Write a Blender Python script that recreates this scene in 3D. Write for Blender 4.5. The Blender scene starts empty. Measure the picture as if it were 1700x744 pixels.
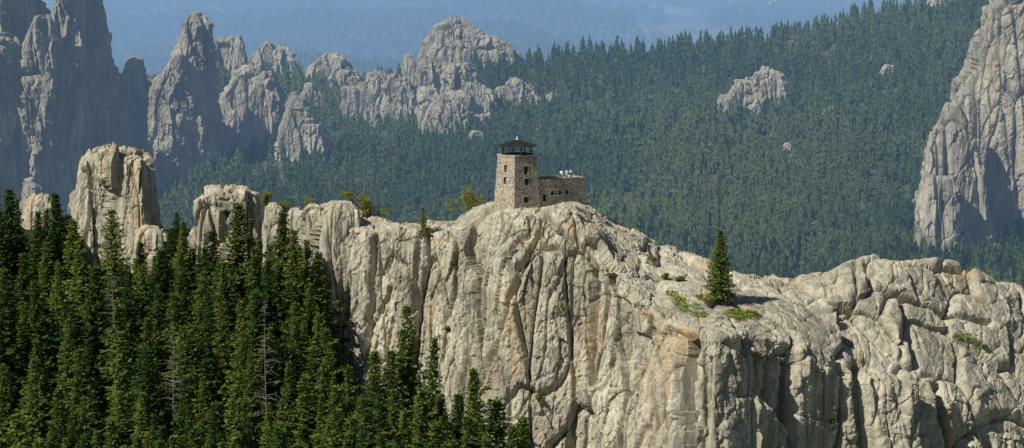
import bpy, math, random, bmesh
import numpy as np
from mathutils import Vector, Matrix
rng = np.random.default_rng(7); random.seed(7)
scene = bpy.context.scene; COL = scene.collection
scene.view_settings.view_transform = 'Standard'; scene.view_settings.look = 'None'
scene.view_settings.exposure = 0; scene.view_settings.gamma = 1

# ------------------------------------------------------------------ survey: photo pixel + distance -> world point
F = 5454.; TH = math.radians(6.); CZ = 150.; CT, ST = math.cos(TH), math.sin(TH)
def at(px, py, D):
    px, py, D = np.broadcast_arrays(np.asarray(px, float), np.asarray(py, float), np.asarray(D, float))
    dx = (px - 850) / F; dy = (372 - py) / F
    t = D / (CT + dy * ST)
    return np.stack([dx * t, D, CZ + (-ST + dy * CT) * t], -1)
def proj(P):
    x, y, z = P[..., 0], P[..., 1], P[..., 2] - CZ
    f = y * CT - z * ST
    return 850 + F * x / f, 372 - F * (y * ST + z * CT) / f

# ------------------------------------------------------------------ noise
def h3(ix, iy, iz, s):
    h = (ix * 374761393 + iy * 668265263 + iz * 1103515245 + s * 974634211) & 0xFFFFFFFF
    h = ((h ^ (h >> 13)) * 1274126177) & 0xFFFFFFFF
    h = ((h ^ (h >> 16)) * 1540483477) & 0xFFFFFFFF
    h = h ^ (h >> 15)
    return (h & 0xFFFFFF) / float(0xFFFFFF)
def vnoise(P, s=0):
    i = np.floor(P).astype(np.int64); f = P - i
    f = f * f * f * (f * (f * 6 - 15) + 10)
    x, y, z = i[:, 0], i[:, 1], i[:, 2]; u, v, w = f[:, 0], f[:, 1], f[:, 2]
    r = 0
    for a in (0, 1):
        for b in (0, 1):
            for c in (0, 1):
                r = r + h3(x + a, y + b, z + c, s) * (u if a else 1 - u) * (v if b else 1 - v) * (w if c else 1 - w)
    return r * 2 - 1
def fbm(P, o=4, s=0):
    r = 0; a = 1.; t = 0.
    for k in range(o):
        r = r + a * vnoise(P * (2.03 ** k) + 17.3 * k, s + k); t += a; a *= .5
    return r / t * 1.6
def voronoi(P, s):
    i = np.floor(P).astype(np.int64); n = len(P)
    F1 = np.full(n, 9.); F2 = np.full(n, 9.); H = [np.zeros(n) for _ in range(3)]; RX = np.zeros(n); RZ = np.zeros(n)
    for a in (-1, 0, 1):
        for b in (-1, 0, 1):
            for c in (-1, 0, 1):
                x, y, z = i[:, 0] + a, i[:, 1] + b, i[:, 2] + c
                hx = h3(x, y, z, s); hy = h3(x, y, z, s + 101); hz = h3(x, y, z, s + 202)
                dx = P[:, 0] - x - hx; dz = P[:, 2] - z - hz; dy = P[:, 1] - y - hy
                d = np.sqrt(np.sqrt((dx * dx) ** 2 + (dy * dy) ** 2 + (dz * dz) ** 2))   # blocky metric: joints meet near right angles
                m = d < F1
                F2 = np.where(m, F1, np.minimum(F2, d)); F1 = np.where(m, d, F1)
                H[0] = np.where(m, (hx * 7.31 + hy * 3.7) % 1., H[0]); H[1] = np.where(m, (hy * 5.13 + hz * 2.9) % 1., H[1]); H[2] = np.where(m, (hz * 6.77 + hx * 4.1) % 1., H[2])
                RX = np.where(m, dx, RX); RZ = np.where(m, dz, RZ)
    return F2 - F1, F1, H, RX, RZ
def blocks(W, s, st, seed, off, tilt, cr, cw, arete=0.):
    e, f1, H, rx, rz = voronoi(W / np.array([s, s, s * st]), seed)
    return s * (off * (H[0] - .5) + tilt * (H[1] - .5) * rx + tilt * .7 * (H[2] - .5) * rz - cr * np.exp(-(e / cw) ** 2) + arete * f1 * f1)
def rock_disp(P, s, seed, A=1., st=5., fine=True, small=1., chips=False):
    w = np.stack([fbm(P / (s * 2.2), 2, seed + k) for k in (1, 2, 3)], 1) * s * .04
    W = P + w
    W[:, 0] += .06 * W[:, 2]
    d = blocks(W, s, st, seed, .46, .66, .20, .045, .03)
    W2 = P + w * 1.2; W2[:, 0] -= .13 * W2[:, 2]
    d += blocks(W2, s * .45, st * .52, seed + 31, .25, .58, .10, .05, .10) * small
    if fine: d += blocks(P + .08 * np.array([1., 0, 0]) * P[:, 2:3], s * .17, st * .36, seed + 57, .24, .72, .0, .09, .18) * small
    if chips: d += blocks(P - .2 * np.array([1., 0, 0]) * P[:, 2:3], s * .085, 1.8, seed + 77, .28, .9, .0, .09, .12) * small
    for q, (a, b_, wd) in enumerate(((1.5, .22, .022), (.9, .10, .024))):
        n = vnoise(W / np.array([s * a, s * a, s * 15]), seed + 7 + q)
        d -= s * b_ * np.exp(-(n / wd) ** 2)
    d += s * .02 * fbm(P / (s * .3), 3, seed + 11) + s * .12 * fbm(P / (s * np.array([2.2, 2.2, 4.])), 2, seed + 19)
    return A * d

# ------------------------------------------------------------------ mesh / object helpers
def mesh_np(name, V, Fc, smooth=True, attr=None):
    V = np.ascontiguousarray(V, dtype=np.float32).reshape(-1, 3); Fc = np.ascontiguousarray(Fc, dtype=np.int32)
    k = Fc.shape[1]; m = len(Fc)
    me = bpy.data.meshes.new(name)
    me.vertices.add(len(V)); me.vertices.foreach_set('co', V.ravel())
    me.loops.add(m * k); me.loops.foreach_set('vertex_index', Fc.ravel())
    me.polygons.add(m); me.polygons.foreach_set('loop_start', np.arange(m, dtype=np.int32) * k)
    me.polygons.foreach_set('use_smooth', np.full(m, smooth))
    me.update(calc_edges=True)
    if attr is not None:
        a = me.attributes.new('tint', 'FLOAT', 'POINT'); a.data.foreach_set('value', np.asarray(attr, np.float32))
    return me
def grid_faces(nr, nc, wrap=False, off=0, flip=False):
    r = np.arange(nr - 1)[:, None]; c = np.arange(nc if wrap else nc - 1)[None, :]
    a = r * nc + c; b = r * nc + (c + 1) % nc
    f = np.stack([a, b, b + nc, a + nc], -1).reshape(-1, 4) + off
    return f[:, ::-1] if flip else f
def grid_normals(G, wrap=False):
    if wrap: du = np.roll(G, -1, 1) - np.roll(G, 1, 1)
    else: du = np.gradient(G, axis=1)
    dv = np.gradient(G, axis=0)
    n = np.cross(du, dv)
    return n / np.maximum(np.linalg.norm(n, axis=-1, keepdims=True), 1e-9)
def link(name, me, mat=None, parent=None):
    o = bpy.data.objects.new(name, me); COL.objects.link(o)
    if mat is not None and me is not None and not me.materials: me.materials.append(mat)
    if parent is not None: o.parent = parent
    return o
def tag(o, label=None, cat=None, group=None, kind=None):
    if label: o['label'] = label
    if cat: o['category'] = cat
    if group: o['group'] = group
    if kind: o['kind'] = kind
    return o
def empty(name, loc, rz=0., scale=(1, 1, 1)):
    o = bpy.data.objects.new(name, None); COL.objects.link(o)
    o.location = [float(v) for v in loc]; o.rotation_euler = (0, 0, rz); o.scale = scale
    o.empty_display_size = .3
    return o

# ------------------------------------------------------------------ materials
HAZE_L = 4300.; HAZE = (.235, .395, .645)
class NB:
    def __init__(s, name):
        s.m = bpy.data.materials.new(name); s.m.use_nodes = True
        s.t = s.m.node_tree; s.t.nodes.clear(); s.out = s.n('ShaderNodeOutputMaterial')
        s.geo = s.n('ShaderNodeNewGeometry'); s.pos = s.geo.outputs['Position']
    def n(s, ty, **k):
        d = s.t.nodes.new(ty)
        for a, v in k.items(): setattr(d, a, v)
        return d
    def l(s, a, b): s.t.links.new(a, b)
    def math(s, op, a, b=None):
        d = s.n('ShaderNodeMath', operation=op)
        for i, v in enumerate((a, b)):
            if v is None: continue
            if isinstance(v, (int, float)): d.inputs[i].default_value = v
            else: s.l(v, d.inputs[i])
        return d.outputs[0]
    def noise(s, scale=(1, 1, 1), detail=5, rough=.6, src=None):
        mp = s.n('ShaderNodeMapping'); mp.inputs['Scale'].default_value = scale
        s.l(src or s.pos, mp.inputs['Vector'])
        d = s.n('ShaderNodeTexNoise'); d.inputs['Scale'].default_value = 1; d.inputs['Detail'].default_value = detail
        d.inputs['Roughness'].default_value = rough; s.l(mp.outputs[0], d.inputs['Vector'])
        return d.outputs['Fac']
    def ramp(s, f, stops):
        d = s.n('ShaderNodeValToRGB'); e = d.color_ramp.elements
        while len(e) < len(stops): e.new(.5)
        for i, (p, c) in enumerate(stops):
            e[i].position = p; e[i].color = (c, c, c, 1) if isinstance(c, (int, float)) else (*c, 1)
        s.l(f, d.inputs[0]); return d.outputs[0]
    def mix(s, f, a, b, mode='MIX'):
        d = s.n('ShaderNodeMixRGB', blend_type=mode)
        for i, v in enumerate((f, a, b)):
            if isinstance(v, (int, float)): d.inputs[i].default_value = v
            elif isinstance(v, tuple): d.inputs[i].default_value = (*v, 1)
            else: s.l(v, d.inputs[i])
        return d.outputs[0]
    def bump(s, h, strength, dist):
        d = s.n('ShaderNodeBump'); d.inputs['Strength'].default_value = strength; d.inputs['Distance'].default_value = dist
        s.l(h, d.inputs['Height']); return d.outputs[0]
    def bsdf(s, col, rough=.85, normal=None, spec=.2, metal=0.):
        d = s.n('ShaderNodeBsdfPrincipled')
        if isinstance(col, tuple): d.inputs['Base Color'].default_value = (*col, 1)
        else: s.l(col, d.inputs['Base Color'])
        d.inputs['Roughness'].default_value = rough; d.inputs['Specular IOR Level'].default_value = spec
        d.inputs['Metallic'].default_value = metal
        if normal is not None: s.l(normal, d.inputs['Normal'])
        return d.outputs[0]
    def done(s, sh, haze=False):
        if haze:   # haze painted into the surface as a blue glow that grows with world Y
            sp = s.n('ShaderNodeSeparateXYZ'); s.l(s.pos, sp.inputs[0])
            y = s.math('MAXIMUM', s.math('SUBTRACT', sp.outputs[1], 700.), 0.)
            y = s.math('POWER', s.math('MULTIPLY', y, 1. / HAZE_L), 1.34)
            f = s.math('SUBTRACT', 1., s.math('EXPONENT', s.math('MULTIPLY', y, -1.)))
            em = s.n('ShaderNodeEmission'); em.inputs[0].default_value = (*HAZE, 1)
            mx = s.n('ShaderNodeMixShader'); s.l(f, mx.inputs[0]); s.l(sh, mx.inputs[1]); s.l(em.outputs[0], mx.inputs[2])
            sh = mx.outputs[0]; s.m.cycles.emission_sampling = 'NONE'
        s.l(sh, s.out.inputs['Surface']); return s.m
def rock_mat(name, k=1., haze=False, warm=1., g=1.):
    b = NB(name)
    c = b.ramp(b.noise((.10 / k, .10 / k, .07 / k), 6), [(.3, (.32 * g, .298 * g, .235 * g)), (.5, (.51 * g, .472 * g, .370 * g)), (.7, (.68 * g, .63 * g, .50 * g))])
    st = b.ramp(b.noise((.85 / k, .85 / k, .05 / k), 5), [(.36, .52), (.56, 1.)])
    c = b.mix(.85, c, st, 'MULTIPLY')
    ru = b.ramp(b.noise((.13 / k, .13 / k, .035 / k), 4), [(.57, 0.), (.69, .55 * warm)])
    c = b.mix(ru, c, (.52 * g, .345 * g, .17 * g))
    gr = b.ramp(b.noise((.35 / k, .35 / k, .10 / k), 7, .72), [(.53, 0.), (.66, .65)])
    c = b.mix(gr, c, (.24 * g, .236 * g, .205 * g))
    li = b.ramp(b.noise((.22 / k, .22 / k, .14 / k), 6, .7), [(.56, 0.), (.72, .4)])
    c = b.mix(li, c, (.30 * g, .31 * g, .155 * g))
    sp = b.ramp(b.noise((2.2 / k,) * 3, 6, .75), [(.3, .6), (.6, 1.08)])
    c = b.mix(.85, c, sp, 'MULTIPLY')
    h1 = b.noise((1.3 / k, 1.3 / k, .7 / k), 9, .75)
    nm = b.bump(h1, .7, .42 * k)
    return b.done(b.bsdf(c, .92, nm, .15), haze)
def leaf_mat(name, c1, c2, haze=False, tint=False, trans=.25, rw=.55):
    b = NB(name)
    if tint:
        at_ = b.n('ShaderNodeAttribute', attribute_name='tint'); r = at_.outputs['Fac']
    else:
        r = b.n('ShaderNodeObjectInfo').outputs['Random']
    n = b.noise((.9, .9, .9) if not haze else (.12, .12, .12), 3)
    f = b.math('ADD', b.math('MULTIPLY', r, rw), b.math('MULTIPLY', n, 1 - rw))
    c = b.ramp(f, [(.12, c1), (.88, c2)])
    d = b.n('ShaderNodeBsdfDiffuse'); b.l(c, d.inputs[0])
    t = b.n('ShaderNodeBsdfTranslucent'); b.l(c, t.inputs[0])
    m = b.n('ShaderNodeMixShader'); m.inputs[0].default_value = trans
    b.l(d.outputs[0], m.inputs[1]); b.l(t.outputs[0], m.inputs[2])
    return b.done(m.outputs[0], haze)
def plain(name, c, rough=.8, haze=False, var=.25, sc=3., spec=.2, metal=0.):
    b = NB(name)
    n = b.noise((sc,) * 3, 5)
    col = b.mix(n, tuple(v * (1 - var) for v in c), tuple(min(1, v * (1 + var)) for v in c))
    return b.done(b.bsdf(col, rough, b.bump(n, .2, .05), spec, metal), haze)
def ground_mat(name, c1, c2, sc, haze):
    b = NB(name)
    c = b.ramp(b.noise((sc,) * 3, 8, .7), [(.35, c1), (.65, c2)])
    return b.done(b.bsdf(c, .95, None, .05), haze)
M = {}
M['rock'] = rock_mat('granite')
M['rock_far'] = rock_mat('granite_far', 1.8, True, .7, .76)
M['spruce'] = leaf_mat('spruce_needles', (.044, .094, .024), (.180, .235, .054), trans=.34, rw=.7)
M['spruce_light'] = leaf_mat('pine_needles', (.13, .15, .025), (.26, .26, .05))
M['shrub'] = leaf_mat('shrub_leaves', (.08, .14, .02), (.20, .26, .04))
M['rusty'] = leaf_mat('dry_leaves', (.22, .12, .025), (.36, .19, .04))
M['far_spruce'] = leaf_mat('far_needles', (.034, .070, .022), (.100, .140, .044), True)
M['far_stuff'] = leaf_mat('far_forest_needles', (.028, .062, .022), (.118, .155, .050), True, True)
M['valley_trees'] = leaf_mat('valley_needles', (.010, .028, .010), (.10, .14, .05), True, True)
M['grass'] = leaf_mat('grass_blades', (.13, .20, .02), (.28, .34, .05))
M['bark'] = plain('bark', (.10, .075, .055), .95)
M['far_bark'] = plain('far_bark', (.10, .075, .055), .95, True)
M['dead'] = plain('dead_wood', (.20, .185, .175), .9)
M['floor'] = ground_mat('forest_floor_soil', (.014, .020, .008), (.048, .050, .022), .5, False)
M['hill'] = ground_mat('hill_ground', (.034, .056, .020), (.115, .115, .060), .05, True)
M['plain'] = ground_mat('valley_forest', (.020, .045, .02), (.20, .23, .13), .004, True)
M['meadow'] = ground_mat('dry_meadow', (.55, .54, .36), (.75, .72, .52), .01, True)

# ------------------------------------------------------------------ main cliff
def gsm(a, s):
    k = int(3 * s); x = np.arange(-k, k + 1); w = np.exp(-.5 * (x / s) ** 2); w /= w.sum()
    return np.convolve(np.pad(a, k, mode='edge'), w, 'valid')
NU = 1100
us = np.linspace(500, 1800, NU)
def ctl(pts, s=6): return gsm(np.interp(us, [p[0] for p in pts], [p[1] for p in pts]), s)
S = ctl([(500, 352), (530, 343), (560, 339), (590, 345), (612, 362), (640, 366), (700, 369), (760, 371), (790, 352), (815, 338), (860, 336), (900, 340), (925, 336), (950, 334), (980, 345), (1020, 369), (1060, 386), (1100, 401), (1170, 422), (1230, 448), (1300, 459), (1380, 455), (1410, 440), (1440, 428), (1500, 434), (1560, 434), (1620, 450), (1700, 482), (1800, 515)], 4)
Ds = ctl([(500, 660), (545, 622), (600, 616), (800, 613), (980, 613), (1100, 612), (1300, 606), (1500, 612), (1800, 640)], 14)
R = ctl([(500, 380), (545, 374), (600, 380), (700, 386), (760, 388), (790, 372), (815, 350), (860, 350), (900, 354), (930, 348), (955, 354), (985, 390), (1020, 438), (1060, 480), (1090, 525), (1180, 560), (1240, 552), (1300, 560), (1400, 600), (1500, 635), (1600, 668), (1700, 700), (1800, 730)], 7)
Dr = ctl([(500, 650), (545, 612), (600, 606), (700, 603), (800, 596), (850, 592), (950, 591), (1060, 577), (1150, 563), (1190, 560), (1260, 570), (1400, 582), (1500, 588), (1800, 610)], 10)
Db = Dr - ctl([(500, 6), (800, 9), (850, 13), (950, 15), (1100, 11), (1200, 8), (1300, 3), (1800, 1)], 14)
Psky = at(us, S, Ds); Prim = at(us, R, Dr); Pbot = at(us, 1060., Db)
PB1 = Psky + np.array([0, 12., -2.5]); PB2 = Psky + np.array([0, 50., -50.])
# a shoulder below the rim: the summit dome bulges forward before it turns into the wall
wsh = ctl([(500, .12), (780, .14), (830, .34), (960, .36), (1040, .2), (1200, .16), (1800, .14)], 14)[:, None]
Psh = Prim * (1 - wsh * .32) + Pbot * wsh * .32 + np.array([0, -1., 0]) * ctl([(500, 1.2), (800, 2.), (850, 5.5), (950, 5.), (1040, 2.), (1200, 2.), (1800, 2.)], 14)[:, None]
rows = []
for A_, B_, n in ((PB2, PB1, 14), (PB1, Psky, 12), (Psky, Prim, 160), (Prim, Psh, 60), (Psh, Pbot, 300)):
    for t in np.linspace(0, 1, n, endpoint=False): rows.append(A_ * (1 - t) + B_ * t)
G = np.array(rows)
for _ in range(40): G[1:-1] = .5 * G[1:-1] + .25 * (G[:-2] + G[2:])
NV = len(G)
N = grid_normals(G)
if N[350, 500, 1] > 0: N = -N
P = G.reshape(-1, 3)
U = np.tile(us, NV)
d1 = rock_disp(P, 7.0, 5, .95, 6., True, 1., True)
mR = np.clip((U - 1000) / 150, 0, 1); mR = mR * mR * (3 - 2 * mR)
iR = np.nonzero(mR > 0)[0]
d2 = np.zeros(len(P)); d2[iR] = rock_disp(P[iR], 13., 40, .80, 2.0, True, .5)
vt = np.repeat(np.arange(NV), NU)
topm = np.clip((215 - vt) / 45., 0, 1)           # tops a little calmer
d = d1 * (1 - .66 * mR) * (1 - .5 * topm) + d2 * mR * (1 - .5 * topm)
bx_, by_ = proj(P)
# the diagonal cleft that splits the summit dome, and more deep clefts of the wall
def cleft(x0, y0, x1, y1, w, dep):
    L2 = (x1 - x0) ** 2 + (y1 - y0) ** 2; t = np.clip(((bx_ - x0) * (x1 - x0) + (by_ - y0) * (y1 - y0)) / L2, 0, 1)
    wob = 4 * vnoise(np.stack([bx_ * .03, by_ * .03, 0 * bx_], 1), 91)
    dist = np.hypot(bx_ - x0 - t * (x1 - x0) + wob, by_ - y0 - t * (y1 - y0))
    return -dep * np.exp(-(dist / w) ** 2)
for c_ in ((903, 362, 935, 385, 6, 2.6), (935, 385, 985, 432, 5, 2.4), (903, 366, 862, 470, 4.5, 1.9), (862, 470, 812, 640, 4, 1.5), (700, 392, 690, 520, 4, 1.6), (622, 395, 606, 610, 5, 2.), (650, 480, 604, 560, 4, 1.4), (985, 432, 972, 640, 4.5, 1.8), (1085, 530, 1100, 740, 4, 1.6), (760, 400, 738, 600, 3.5, 1.5), (1320, 600, 1310, 760, 9, 4.), (1180, 600, 1190, 760, 7, 3.), (1425, 600, 1440, 760, 8, 3.5), (1560, 640, 1580, 760, 8, 3.5), (1250, 560, 1262, 760, 6, 2.4), (1650, 690, 1662, 760, 7, 2.6), (1400, 440, 1500, 470, 4, 1.4), (1440, 470, 1640, 540, 4, 1.8), (1300, 480, 1420, 560, 4, 1.8), (1500, 500, 1530, 600, 5, 2.), (1420, 520, 1560, 640, 4, 1.7)):
    d += cleft(*c_) * (vt > 30)
TX, TY = at(858, 338, 602)[:2]
foot = np.exp(-(((P[:, 0] - TX - 3.5) / 8.5) ** 2 + ((P[:, 1] - TY - 2) / 7) ** 2) ** 2)
d *= (1 - .6 * foot * topm)
bench = np.exp(-(((U - 1200) / 75) ** 2 + ((P[:, 1] - 588) / 12) ** 2)) * topm
d = d * (1 - .75 * bench)
C = P + N.reshape(-1, 3) * d[:, None]
Cpx, Cpy = proj(C); Cd = C[:, 1]
cliff = link('cliff', mesh_np('cliff', C, grid_faces(NV, NU), False), M['rock'])
tag(cliff, 'broad grey granite cliff split by vertical cracks below the stone tower', 'cliff', kind='structure')
def on_cliff(px, py):
    for r in (3, 6, 12, 30):
        m = np.nonzero((abs(Cpx - px) < r) & (abs(Cpy - py) < r) & (vt > 20))[0]
        if len(m): return C[m[np.argmin(Cd[m])]]
    return at(px, py, 590)

# ------------------------------------------------------------------ forest floor in front
def zf(x, y):
    x = np.asarray(x, float); y = np.asarray(y, float)
    z = CZ - 73. - (640. - y) * .37
    z = z - np.clip(x + 26., 0, None) * .30 - np.clip(x + 8, 0, None) * .4
    z = z - np.clip(y - 562., 0, 40) * 1.1 * np.clip((x + 37.) / 7., 0, 1)      # gully at the foot of the wall
    Q = np.stack([x * .05, y * .05, 0 * x], -1).reshape(-1, 3)
    return z + (fbm(Q, 3, 90) * 1.6).reshape(x.shape)
fx, fy = np.meshgrid(np.linspace(-130, 40, 150), np.linspace(460, 720, 160))
fz = zf(fx, fy)
fz = np.where(fy > 650, fz - (fy - 650) * .85, fz)
Gf = np.stack([fx, fy, fz], -1)
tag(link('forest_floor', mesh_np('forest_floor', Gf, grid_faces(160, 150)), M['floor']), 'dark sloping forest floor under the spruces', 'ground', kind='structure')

# ------------------------------------------------------------------ far hillside
HS = [(-250, 190), (200, 165), (340, 128), (500, 132), (600, 138), (690, 124), (790, 94), (870, 106), (950, 97), (1100, 84), (1200, 77), (1300, 66), (1400, 44), (1460, 20), (1600, -2), (1950, -40)]
hsx = [p[0] for p in HS]; hsy = [p[1] for p in HS]
def hill_nD(px, v):
    px = np.asarray(px, float); v = np.asarray(v, float) + 0 * px
    Q = np.stack([px * .0045, v * 2.2, 0 * px], -1).reshape(-1, 3)
    return fbm(Q, 4, 55).reshape(px.shape) * 60
def hill_pt(px, v):
    s = np.interp(px, hsx, hsy)
    return at(px, s + (580 - s) * v, 2080 - 640 * v + hill_nD(px, v) * np.minimum(1, 4 * v + .2))
def hill_at(px, py):
    s = np.interp(px, hsx, hsy); v = np.clip((py - s) / (580 - s), 0, 1)
    return float(hill_pt(np.array([float(px)]), np.array([v]))[0][1])
hu, hv = np.meshgrid(np.linspace(-250, 1950, 260), np.linspace(0, 1, 150))
GH = hill_pt(hu, hv)
back = GH[0].copy(); back[:, 1] += 500; back[:, 2] -= 160
GH = np.concatenate([back[None], GH], 0)
tag(link('hillside', mesh_np('hillside', GH, grid_faces(151, 260)), M['hill']), 'forested hillside rising beyond the stone tower', 'hill', kind='structure')

# far valley plain
def far_pt(px, v):
    px = np.asarray(px, float); v = np.asarray(v, float) + 0 * px
    Q = np.stack([px * .0035, v * 9, 0 * px], -1).reshape(-1, 3)
    n = fbm(Q, 4, 66).reshape(px.shape)
    Pp = at(px, -110 + 330 * v, 8600 - 5400 * v)
    Pp[..., 2] += n * 42
    return Pp
gu, gv = np.meshgrid(np.linspace(-400, 2100, 260), np.linspace(0, 1, 220))
GF = far_pt(gu, gv)
tag(link('valley', mesh_np('valley', GF, grid_faces(220, 260)), M['plain']), 'distant hazy blue forested valley', 'valley', kind='structure')
gp = np.array([[-40000, -500, -360], [40000, -500, -360], [40000, 60000, -360], [-40000, 60000, -360]], float)
tag(link('ground', mesh_np('ground', gp, np.array([[0, 1, 2, 3]])), M['plain']), kind='structure')

def blob_sheet(name, cx, cv, ru, rv, seed):
    th = np.linspace(0, 2 * math.pi, 48, endpoint=False); rr = np.linspace(0, 1, 10)
    wob = 1 + .35 * np.sin(th * 3 + seed) * np.cos(th * 5 + 2 * seed) + .15 * np.sin(th * 9 + seed)
    uu = cx + rr[:, None] * ru * wob * np.cos(th); vv = cv + rr[:, None] * rv * wob * np.sin(th)
    Pm = far_pt(uu, vv); Pm[..., 2] += 4.0
    return mesh_np(name, Pm, grid_faces(10, 48, True))
MEAD = [(1305, .362, 55, .010), (1205, .388, 34, .007), (1262, .378, 26, .005), (1385, .360, 40, .006)]
for k, (a, b_, c_, d_) in enumerate(MEAD):
    tag(link('meadow', blob_sheet('meadow', a, b_, c_, d_, k), M['meadow']), kind='structure')

# ------------------------------------------------------------------ rock pillars and spires
FOOT = []
def pillar_np(outline, D, ratio, s, seed, A, nu, nv, st=5., cap=.35, pw=2.5, skew=0., fine=True):
    o = np.array(outline, float)
    pys = np.linspace(o[0, 0], o[-1, 0], nv)
    xl = gsm(np.interp(pys, o[:, 0], o[:, 1]), 1.5); xr = gsm(np.interp(pys, o[:, 0], o[:, 2]), 1.5)
    c = at((xl + xr) / 2, pys, D); rx = (xr - xl) / 2 * D / F
    ry = ratio * np.sqrt(rx * rx.max())
    th = np.linspace(0, 2 * math.pi, nu, endpoint=False)
    cx = np.sign(np.cos(th)) * abs(np.cos(th)) ** (2 / pw); cy = np.sign(np.sin(th)) * abs(np.sin(th)) ** (2 / pw)
    body = np.stack([c[:, 0, None] + rx[:, None] * cx, c[:, 1, None] + ry[:, None] * cy, np.repeat(c[:, 2, None], nu, 1)], -1)
    nc = 16; fr = np.linspace(.03, 1, nc, endpoint=False)
    capz = c[0, 2] + cap * rx[0] * (np.sqrt(1 - fr ** 2))
    capg = np.stack([c[0, 0] + fr[:, None] * rx[0] * cx, c[0, 1] + fr[:, None] * ry[0] * cy, np.repeat(capz[:, None], nu, 1)], -1)
    Gp = np.concatenate([capg, body], 0)
    Gp[..., 1] += skew * (Gp[..., 0] - c[-1, 0])
    Nn = grid_normals(Gp, True)
    mid = nc + nv // 2
    out = Gp[mid] - Gp[mid].mean(0)
    if (Nn[mid] * out).sum() < 0: Nn = -Nn
    Pf = Gp.reshape(-1, 3)
    lim = np.clip(np.repeat(np.concatenate([np.full(nc, rx[0]), rx]), nu) / (s * .9), .25, 1)
    dd = rock_disp(Pf, s, seed, A, st, fine) * lim
    V = Pf + Nn.reshape(-1, 3) * dd[:, None]
    FOOT.append((c[-1, 0], D, rx[-1], ry[-1] + abs(skew) * rx[-1] * .4, D))
    return V, grid_faces(nc + nv, nu, True)
def rock(name, lobes, s, seed, mat, label, cat, A=1., ratio=.65, res=1., st=5., cap=.35, pw=2.5, skew=0., fine=None):
    Vs = []; Fs = []; off = 0
    if fine is None: fine = s >= 9 or mat is M['rock']
    for i, (ol, D) in enumerate(lobes):
        w = max(p[2] - p[1] for p in ol); h = ol[-1][0] - ol[0][0]
        V, Fc = pillar_np(ol, D, ratio, s, seed + 13 * i, A, int(max(56, min(440, w * 2.7 * res))), int(max(40, min(330, h * 1.15 * res))), st, cap, pw, skew, fine)
        Vs.append(V); Fs.append(Fc + off); off += len(V)
    V = np.concatenate(Vs)
    o = link(name, mesh_np(name, V, np.concatenate(Fs)[:, ::-1], False), mat)
    tag(o, label, cat)
    return o
RK, RF = M['rock'], M['rock_far']
rock('rock_pillar', [([(254, 168, 226), (259, 154, 235), (268, 142, 241), (285, 136, 246), (310, 130, 252), (340, 126, 257), (400, 122, 262), (470, 116, 270), (600, 105, 285)], 641),
                     ([(378, 238, 262), (388, 229, 273), (440, 222, 280), (620, 214, 290)], 634)], 4.2, 3, RK,
     'tall blocky granite pillar standing above the spruces at left', 'rock', 1., .62, 1.4, 8., .12, 5.)
rock('rock_block', [([(318, 352, 412), (323, 334, 426), (335, 324, 431), (360, 320, 435), (420, 315, 438), (600, 310, 442)], 632)], 4.4, 23, RK,
     'broad granite block with a flat top, right of the tall pillar', 'rock', 1., .62, 1.4, 8., .1, 5.)
rock('rock_block', [([(337, 446, 458), (346, 440, 467), (400, 436, 473), (580, 430, 480)], 628)], 2.8, 61, RK,
     'narrow granite finger just right of the broad block', 'rock', .9, .7, 1.2, 8., .2, 4.)
rock('rock_block', [([(346, 484, 498), (356, 477, 504), (420, 474, 508), (580, 470, 512)], 627)], 2.8, 62, RK,
     'small pointed granite block between the finger and the cliff edge', 'rock', .9, .7, 1.2, 8., .25, 4.)
rock('rock_block', [([(345, 512, 538), (356, 505, 546), (420, 500, 552), (600, 496, 560)], 622)], 3.4, 83, RK,
     'squarish granite block leaning against the left end of the cliff', 'rock', .8, .7, 1.2, 12., .15, 4.)
rock('rock_block', [([(337, 554, 584), (348, 546, 596), (400, 540, 604), (600, 536, 610)], 611)], 4., 84, RK,
     'stacked granite boulders on the left corner of the cliff', 'rock', .8, .7, 1.2, 10., .2, 4.)
rock('rock_block', [([(326, 56, 84), (338, 46, 96), (400, 36, 110), (520, 30, 120)], 650)], 3., 65, RK,
     'low granite hump behind the leftmost spruces', 'rock', .8)
# far needles, each founded on the hillside
def hz(lobes, base): return [(ol, hill_at((ol[-1][1] + ol[-1][2]) / 2, base) + 10) for ol in lobes]
HA = hill_at(150, 335)
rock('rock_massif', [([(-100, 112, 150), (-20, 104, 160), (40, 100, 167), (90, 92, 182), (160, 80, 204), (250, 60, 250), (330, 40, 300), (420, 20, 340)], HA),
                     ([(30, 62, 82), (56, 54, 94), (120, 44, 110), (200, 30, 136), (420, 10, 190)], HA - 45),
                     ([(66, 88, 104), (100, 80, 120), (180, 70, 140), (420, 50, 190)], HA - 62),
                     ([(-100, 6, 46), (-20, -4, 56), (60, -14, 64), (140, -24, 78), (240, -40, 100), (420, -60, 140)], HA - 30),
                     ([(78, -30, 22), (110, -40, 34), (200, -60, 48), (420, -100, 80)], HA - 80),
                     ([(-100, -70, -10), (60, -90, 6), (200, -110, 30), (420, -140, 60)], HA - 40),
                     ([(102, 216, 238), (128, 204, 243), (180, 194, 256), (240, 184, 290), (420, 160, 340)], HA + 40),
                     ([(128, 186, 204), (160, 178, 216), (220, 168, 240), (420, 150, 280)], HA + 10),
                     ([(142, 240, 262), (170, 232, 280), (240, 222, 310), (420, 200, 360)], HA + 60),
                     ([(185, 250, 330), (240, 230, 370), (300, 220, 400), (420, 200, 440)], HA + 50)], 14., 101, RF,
     'huge shadowed granite massif filling the upper left corner', 'rock', 1.2, .55, 1.1, 4.5, .7, 2.8, 1.25, True)
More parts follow.
